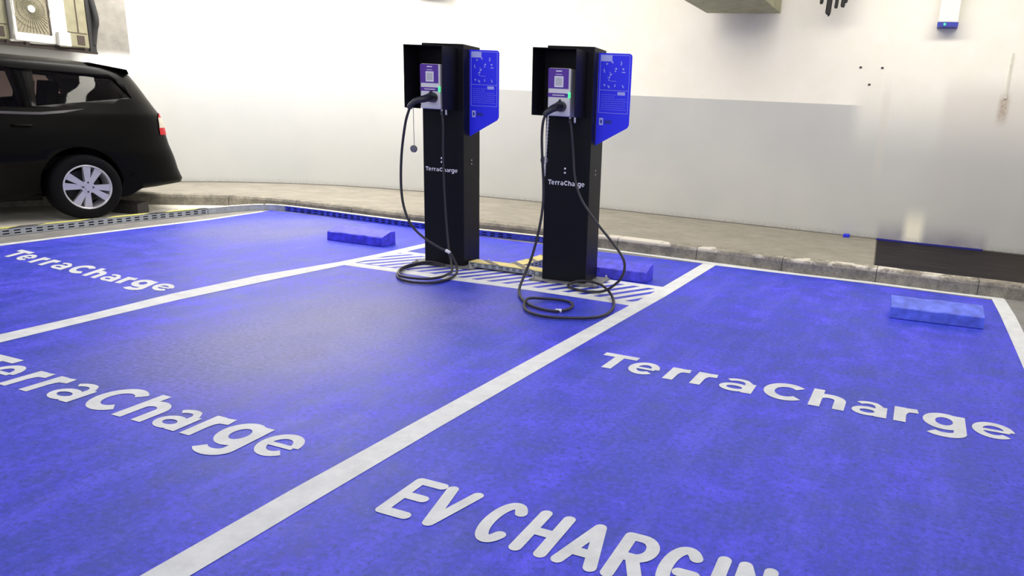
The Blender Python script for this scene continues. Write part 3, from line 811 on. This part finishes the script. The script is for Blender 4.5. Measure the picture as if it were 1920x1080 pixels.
for u0 in (0.03, -WB):
    b = MB(); b.cyl(CP(u0, -.3, WC+.02), cn, .355, .62, 40); c_ = b.build('cut', 'interior'); c_.location = CAR0; cuts.append(c_)
    b = MB(); b.cyl(CP(u0, 2*HW-.32, WC+.02), cn, .355, .62, 40); c_ = b.build('cut', 'interior'); c_.location = CAR0; cuts.append(c_)
WIN = {  # corners (u,z): rear-bottom, rear-top, front-top, front-bottom
 'quarter_window': [(.60, 1.150), (.46, 1.320), (-.20, 1.350), (-.25, 1.035)],
 'rear_door_window': [(-.335, 1.02), (-.36, 1.35), (-1.02, 1.355), (-1.10, 1.0)],
 'front_door_window': [(-1.18, 1.0), (-1.10, 1.355), (-1.45, 1.33), (-2.02, 1.02)],
}
for k_, q in WIN.items():
    b = MB()
    poly = [q[0], q[1], q[2], q[3]]
    n0 = [CP(u, -.25, z) for u, z in poly]; n1 = [CP(u, 2*HW+.25, z) for u, z in poly]
    b.face(n0); b.face(n1[::-1])
    for i in range(4): b.face([n0[i], n0[(i+1) % 4], n1[(i+1) % 4], n1[i]])
    c_ = b.build('cut', 'interior'); c_.location = CAR0; cuts.append(c_)
b = MB(); b.prism([(.30, 1.08), (2*HW-.30, 1.08), (2*HW-.34, 1.31), (.33, 1.31)], 'x', .30, 1.4)
c_ = b.build('cut', 'interior'); c_.location = CAR0
for v_ in c_.data.vertices: v_.co = CP(v_.co.x, v_.co.y, v_.co.z)
cuts.append(c_)
for c_ in cuts:
    md = body.modifiers.new('cut', 'BOOLEAN'); md.operation = 'DIFFERENCE'; md.object = c_; md.solver = 'EXACT'
dg = bpy.context.evaluated_depsgraph_get(); dg.update()
nm = bpy.data.meshes.new_from_object(body.evaluated_get(dg)); body.modifiers.clear(); body.data = nm
for c_ in cuts: bpy.data.objects.remove(c_, do_unlink=True)
for sd_ in (0, 1):
    for k_, q in WIN.items():
        b = MB(); rows = []
        for i in range(7):
            t = i/6; row = []
            for j in range(11):
                s_ = j/10
                bt = (q[0][0]*(1-s_)+q[3][0]*s_, q[0][1]*(1-s_)+q[3][1]*s_); tp_ = (q[1][0]*(1-s_)+q[2][0]*s_, q[1][1]*(1-s_)+q[2][1]*s_)
                u, z = bt[0]*(1-t)+tp_[0]*t, bt[1]*(1-t)+tp_[1]*t
                n_ = side_n(u, z)+.012
                row.append(CP(u, n_ if sd_ == 0 else 2*HW-n_, z))
            rows.append(row)
        b.grid(rows, 0, True); b.build(k_, 'tint', car, merge=False)
# seats inside, rear screen, windscreen
for (u, n_) in ((.10, .35), (-.02, HW), (-.02, 1.35), (-.75, .4), (-.75, 1.3), (-1.6, .45), (-1.6, 1.25)):
    b = MB()
    b.prism([(-.02, .46), (.14, .46), (.24, 1.02), (.12, 1.05)], 'y', -.2, .2); b.prism([(.13, 1.05), (.24, 1.05), (.27, 1.26), (.17, 1.27)], 'y', -.11, .11)
    b.box(-.5, .05, -.22, .22, .46, .58)
    o = b.build('seat', 'interior', car, bevel=.01); o.matrix_parent_inverse = Matrix.Identity(4)
    p = CP(u, n_, 0); o.location = p; o.rotation_euler.z = math.atan2(cu.y, cu.x)
b = MB(); rows = []
for i in range(6):
    z = 1.06+i*.055
    rows.append([CP(interp(REAR, z)-(.0 if abs(j-5) < 4 else .03)+.004-.012*(abs(j-5)/5)**2*4, .35+j*.1, z) for j in range(11)])
b.grid(rows); b.build('rear_window', 'tint', car, merge=False)
b = MB(); rows = []
for i in range(6):
    z = 1.04+i*.06
    rows.append([CP(interp(FRONT, z)-.006+.03*(abs(j-5)/5)**2*2, .35+j*.1, z) for j in range(11)])
b.grid(rows); b.build('windscreen', 'darkglass', car, merge=False)
# belt trim strip, door handles, roof rail, spoiler
b = MB(); rows = []
for i in range(25):
    u = -2.0+2.12*i/24; zt = .982+max(0, (u+.25))*.12; hh = .022*min(1, (0.13-u)*5+.1)
    rows.append([CP(u, side_n(u, zt-hh)-.006, zt-hh), CP(u, side_n(u, zt)-.008, zt)])
b.grid(rows); b.build('belt_trim', 'cartrim', car, merge=False)
for u in (-.37, -1.42):
    b = MB(); z = .865
    tube(b, [CP(u-.10, side_n(u-.1, z)+.002, z), CP(u-.08, side_n(u, z)-.028, z), CP(u+.02, side_n(u, z)-.028, z), CP(u+.05, side_n(u, z)+.002, z)], .009, 8)
    b.build('door_handle', 'car', car, merge=False)
b = MB(); sp = []
for z, du in ((1.375, .0), (1.415, -.015)):
    sp.append([CP(interp(REAR, 1.36)-.02+du-.10*(abs(j-6)/6)**4, .20+j*(2*HW-.4)/12, z) for j in range(13)])
rows = [sp[0], sp[1], [CP(.30, .24+j*(2*HW-.48)/12, 1.455) for j in range(13)], [CP(.45, .22+j*(2*HW-.44)/12, 1.36) for j in range(13)]]
b.grid(list(zip(*rows)), 0, True, closed=True); b.build('roof_spoiler', 'car', car, merge=False)
# tail lamps wrapping round the rear corners
def corner_patch(z0, z1, u_in, mat, name, sd_):
    b = MB(); rows = []
    for i in range(6):
        z = z0+(z1-z0)*i/5
        ur, uf, hw = interp(REAR, z), interp(FRONT, z), HW-interp(INS, z)
        c, a = (ur+uf)/2, (ur-uf)/2; row = []
        t0 = math.acos(((u_in(z)-c)/a)**(5.5/2))
        for j in range(12):
            t = t0+(.12-t0)*j/11; ct, st = math.cos(t), math.sin(t)
            U = c+(a+.006)*abs(ct)**(2/5.5); N = (hw+.006)*abs(st)**(2/5.5)
            row.append(CP(U, HW-N if sd_ == 0 else HW+N, z))
        rows.append(row)
    b.grid(rows); return b.build(name, mat, car, merge=False)
for sd_ in (0, 1):
    g = lambda z: .775-(.10*(z-.8)/.2)*0+(.05 if z > .98 else 0)
    corner_patch(.795, .865, lambda z: .83, 'red', 'tail_lamp', sd_)
    corner_patch(.865, .965, lambda z: .835+(z-.865)*.1, 'clear', 'tail_lamp', sd_)
    corner_patch(.965, 1.01, lambda z: .845+(z-.965)*.8, 'red', 'tail_lamp', sd_)
# mud flap
for n_ in (.02, 2*HW-.22):
    b = MB(); b.prism([(.33, .195), (.42, .205), (.56, .28), (.50, .42), (.38, .36)], 'y', n_, n_+.2)
    o = b.build('mud_flap', 'car', car)
    for v_ in o.data.vertices: v_.co = CP(v_.co.x, v_.co.y, v_.co.z)
# mirror
for n_ in (-.10, 2*HW+.10):
    b = MB(); c0 = CP(-1.95, n_, 1.0)
    rows = [[c0+cu*(.07*math.cos(a)*s_)+cn*(.10*math.sin(a)*s_)+Vector((0, 0, zz_)) for a in [2*math.pi*i/16 for i in range(16)]] for s_, zz_ in ((.5, -.07), (.95, -.04), (1, 0), (.95, .05), (.5, .08))]
    b.grid(rows, 0, True, closed=True); b.face(rows[0]); b.face(rows[-1]); b.build('wing_mirror', 'car', car)
def wheel(u, n_, out):
    """out = -1: outer face towards the camera side"""
    R_, rr, wd = .305, .208, .19
    c = CP(u, n_, WC); ax = cn*(-out)  # inward
    e1 = cu; e2 = Vector((0, 0, 1))
    def pt(r, ang, d): return c+e1*(r*math.cos(ang))+e2*(r*math.sin(ang))+ax*d
    N = 56
    tb = MB(); pf = [(rr-.004, .012), (rr+.004, .0), (rr+.03, -.008), (R_-.03, -.008), (R_-.008, .006), (R_, .03), (R_, wd-.03), (R_-.01, wd), (rr, wd-.01)]
    tb.grid([[pt(r, 2*math.pi*i/N, d) for i in range(N)] for r, d in pf], 0, True, closed=True)
    tyre = tb.build('wheel', 'tyre', car, merge=False)
    rb = MB()
    rb.grid([[pt(r, 2*math.pi*i/N, d) for i in range(N)] for r, d in ((rr+.002, .004), (rr-.004, -.002), (rr-.014, .004), (rr-.018, .03), (rr-.026, .13))], 0, True, closed=True)
    for k in range(8):
        a = math.radians(93+45*k+(7 if k % 2 else -7))
        for d0, d1, f in ((.012, .035, 0),):
            w0, w1 = .020, .034
            r0, r1 = .045, rr-.012
            def sp_(r, s_, d): return pt(r, a, d)+(e1*(-math.sin(a))+e2*math.cos(a))*s_
            P8 = [sp_(r0, -w0, d0-.004), sp_(r1, -w1, d0), sp_(r1, w1, d0), sp_(r0, w0, d0-.004)]
            Q8 = [sp_(r0, -w0, d1+.02), sp_(r1, -w1, d1), sp_(r1, w1, d1), sp_(r0, w0, d1+.02)]
            rb.face(P8)
            for i in range(4): rb.face([P8[i], P8[(i+1) % 4], Q8[(i+1) % 4], Q8[i]])
    rb.cyl(c+ax*.004, ax, .058, .04, 28); rb.cyl(c-ax*.004, ax, .030, .012, 24)
    rim_ = rb.build('rim', 'rim', tyre, merge=False)
    dk = MB(); dk.cyl(c+ax*.10, ax, .15, .02, 32)
    dk.build('brake_disc', 'rimdark', tyre)
    for k in range(4):
        b = MB(); b.cyl(pt(.044, math.radians(85+90*k), .006), -ax, .0085, .004, 10); b.build('wheel_nut', 'rimdark', tyre)
wheel(.055, .0, -1); wheel(-WB, .0, -1); wheel(.055, 2*HW, 1); wheel(-WB, 2*HW, 1)
for u in (.04, -WB):
    b = MB(); b.cyl(CP(u, .15, WC), cn, .035, 2*HW-.3, 12); b.build('axle', 'interior', car)

# ------------------------------------------------------------------ condenser units on the left wall
def condenser(y0, y1, z0, z1, xf, label, mat, grille):
    dep = .30; cy = (y0+y1)/2
    rt = thing('condenser_unit', label, 'air conditioner', (xf-dep/2, cy, z0), math.radians(0))
    hw, h = (y1-y0)/2, z1-z0
    b = MB(); b.box(-dep/2, dep/2, -hw, hw, 0, h); b.build('casing', mat, rt, bevel=.012)
    f = dep/2
    if grille:
        g0, g1, gz0, gz1 = -hw+.03, hw-.19, .09, h-.07
        b = MB(); b.box(f-.004, f+.002, g0, g1, gz0, gz1); gr = b.build('grille_panel', 'acgrill', rt)
        b = MB(); gc = ((g0+g1)/2, (gz0+gz1)/2)
        for k in range(44):
            a = 2*math.pi*k/44; ca, sa = math.cos(a), math.sin(a)
            rm = min(abs(((g1-g0)/2-.01)/ca) if abs(ca) > 1e-3 else 9, abs(((gz1-gz0)/2-.01)/sa) if abs(sa) > 1e-3 else 9)
            tube(b, [(f+.006, gc[0]+ca*.04, gc[1]+sa*.04), (f+.006, gc[0]+ca*rm, gc[1]+sa*rm)], .0022, 4, smooth=False)
        for r in (.08, .13, .18):
            tube(b, [(f+.007, gc[0]+r*math.cos(t_*.3), gc[1]+r*math.sin(t_*.3)) for t_ in range(22)], .002, 4, smooth=False)
        b.build('fan_guard', 'acbody', gr, merge=False)
        b = MB(); b.cyl((f+.002, gc[0], gc[1]), (1, 0, 0), .035, .012, 20); b.build('fan_hub', 'acwhite', gr)
        b = MB(); b.box(f-.002, f+.004, g1+.002, g1+.024, gz0, gz1); b.build('slot', 'acdark', rt)
        b = MB(); b.box(f-.002, f+.05, hw-.13, hw-.005, -.005, .14); b.build('valve_cover', mat, rt, bevel=.01)
        b = MB(); b.box(f, f+.006, hw-.12, hw-.09, h*.86, h*.88); b.build('badge', 'acdark', rt)
    else:
        b = MB(); b.box(f-.002, f+.003, .01, .022, .16, h-.01); b.box(f-.002, f+.003, -hw+.02, hw-.02, .15, .158); b.build('panel_seam', 'acdark', rt)
        b = MB(); b.box(f-.002, f+.004, hw-.13, hw-.05, .03, .13); b.build('recess', 'acdark', rt)
    return rt
XF = -9.0
condenser(4.55, 5.26, 1.655, 2.30, XF-.02, 'beige condenser unit at the left edge, left of the white one', 'acbody', False)
condenser(5.27, 5.80, 1.655, 2.30, XF+.04, 'white condenser unit with square fan grille above the car roof', 'acwhite', True)
condenser(5.81, 6.06, 1.655, 2.30, XF-.02, 'narrow beige condenser side panel with dark recess, right of the white unit', 'acbody', False)
b = MB(); b.box(-9.22, -9.03, 6.07, 6.14, 1.62, 2.35)
tube(b, [(-9.05, 6.13, 2.3), (-9.0, 6.15, 2.0), (-9.03, 6.14, 1.85), (-9.05, 6.12, 1.7)], .03, 8)
tag(b.build('insulated_pipe', 'screw', merge=False), 'dark insulated pipe bundle on the right side of the condenser units', 'pipe')
rl = thing('support_rail', 'rusty brown steel rail and brackets carrying the condenser units', 'bracket', (-9.1, 5.3, 1.595))
b = MB(); b.box(.10, .14, -.75, .80, .004, .028); b.build('rail', 'rail', rl)
for y in (-.62, -.10, .08, .38, .68):
    b = MB(); b.box(-.30, .14, y-.02, y+.02, .026, .056); b.build('bracket', 'rail', rl)

# ------------------------------------------------------------------ things on and near the back wall
rt = thing('air_duct', 'olive sheet metal duct end under the ceiling, above the right charger', 'duct', (-2.06, 7.4, 2.41))
b = MB(); b.prism([(-.41, 0), (.41, 0), (.41, .52), (-.41, .52)], 'y', -1.3, 1.0); b.build('casing', 'duct', rt, bevel=.006)
for y in (-.9,):
    b = MB(); b.box(-.425, .425, y, y+.03, -.014, .53); b.build('flange', 'duct', rt)
for x in (-.3, .3):
    b = MB(); b.cyl((x, -.2, .5), (0, 0, 1), .008, .9, 8); b.build('hanger_rod', 'galv', rt)
rt = thing('wall_louvre', 'small grey louvred vent box at the top edge, above the left charger', 'vent', (-6.16, 8.42, 2.62))
b = MB(); b.box(-.22, .22, -.06, .10, 0, .35); b.build('frame', 'louvre', rt)
b = MB()
for i in range(8): b.prism([(-.075, .02+i*.04), (-.06, .05+i*.04), (-.058, .047+i*.04), (-.073, .017+i*.04)], 'x', -.2, .2)
b.build('slats', 'galv', rt)
b = MB(); b.cyl((-5.74, 8.44, 2.56), (0, 0, 1), .012, 1.24, 10); tag(b.build('wall_pipe', 'louvre'), 'thin pipe beside the louvred vent at the top edge', 'pipe')
rt = thing('cable_ends', 'bunch of black cable ends hanging at the top edge, right of the duct', 'cable', (-1.08, 8.25, 2.36))
for i, (x, r, l_) in enumerate(((-.13, .018, .12), (-.055, .028, .02), (.02, .018, .08), (.085, .022, .09), (.115, .015, .13))):
    b = MB(); tube(b, [(x+.02, 0, 1.4), (x+.01, 0, .5), (x, 0, l_+.06), (x-.01, 0, l_)], lambda t, r=r: r*(1-.75*max(0, (t-.9)*10)) if t < 1 else r*.25, 8)
    b.build('cable_end', 'screw', rt, merge=False)
rt = thing('wall_device', 'white upright wall device with blue foot and green light at the top right', 'device', (.015, 8.36, 2.285))
b = MB(); b.box(-.085, .10, -.07, .09, .04, .42); b.build('housing', 'devwhite', rt, bevel=.008)
b = MB(); b.box(-.088, .103, -.074, .088, 0, .040); ft = b.build('foot', 'devblue', rt)
b = MB(); b.cyl((-.02, -.072, .02), (0, -1, 0), .011, .006, 12); b.build('indicator_light', 'led', ft)
for i, (x, z, lb_) in enumerate(((-.765, 1.90, 'dark screw hole in the wall, upper left of the three'), (-.545, 1.90, 'dark screw hole in the wall, upper right of the three'), (-.655, 1.73, 'dark screw hole in the wall, lowest of the three'))):
    b = MB(); yw = at_x(WP, x); b.box(x-.012, x+.012, yw-.008, yw+.03, z-.008, z+.008)
    tag(b.build('wall_plug', 'screw'), lb_, 'wall plug', 'dark screw holes in the wall')
b = MB(); b.box(-.36, .70, 8.405, 8.47, .118, .134); tag(b.build('painted_strip', 'blueline'), 'dark blue strip along the foot of the wall at the wet patch', 'strip')
b = MB(); b.box(-.71, -.645, 8.36, 8.46, .118, .150); tag(b.build('plastic_cap', 'bluecap', bevel=.005), 'small bright blue plastic cap at the foot of the wall', 'cap')
b = MB(); b.box(.655, .668, 8.425, 8.47, 1.64, 2.07); tag(b.build('conduit', 'cream'), 'thin cream conduit on the wall near the right edge', 'pipe')

# lamp fittings that carry the row lights
for i, (x, y) in enumerate(((-6, 6.0), (-2.6, 6.0), (.8, 6.0), (-6, 2.2), (-2.6, 2.2), (.8, 2.2))):
    b = MB(); b.box(-.65, .65, -.07, .07, .0, .07); o = b.build('ceiling_lamp', 'devwhite'); o.location = (x, y, 3.73)
    tag(o, 'white strip lamp housing under the garage ceiling', 'lamp', 'strip lamps under the ceiling')
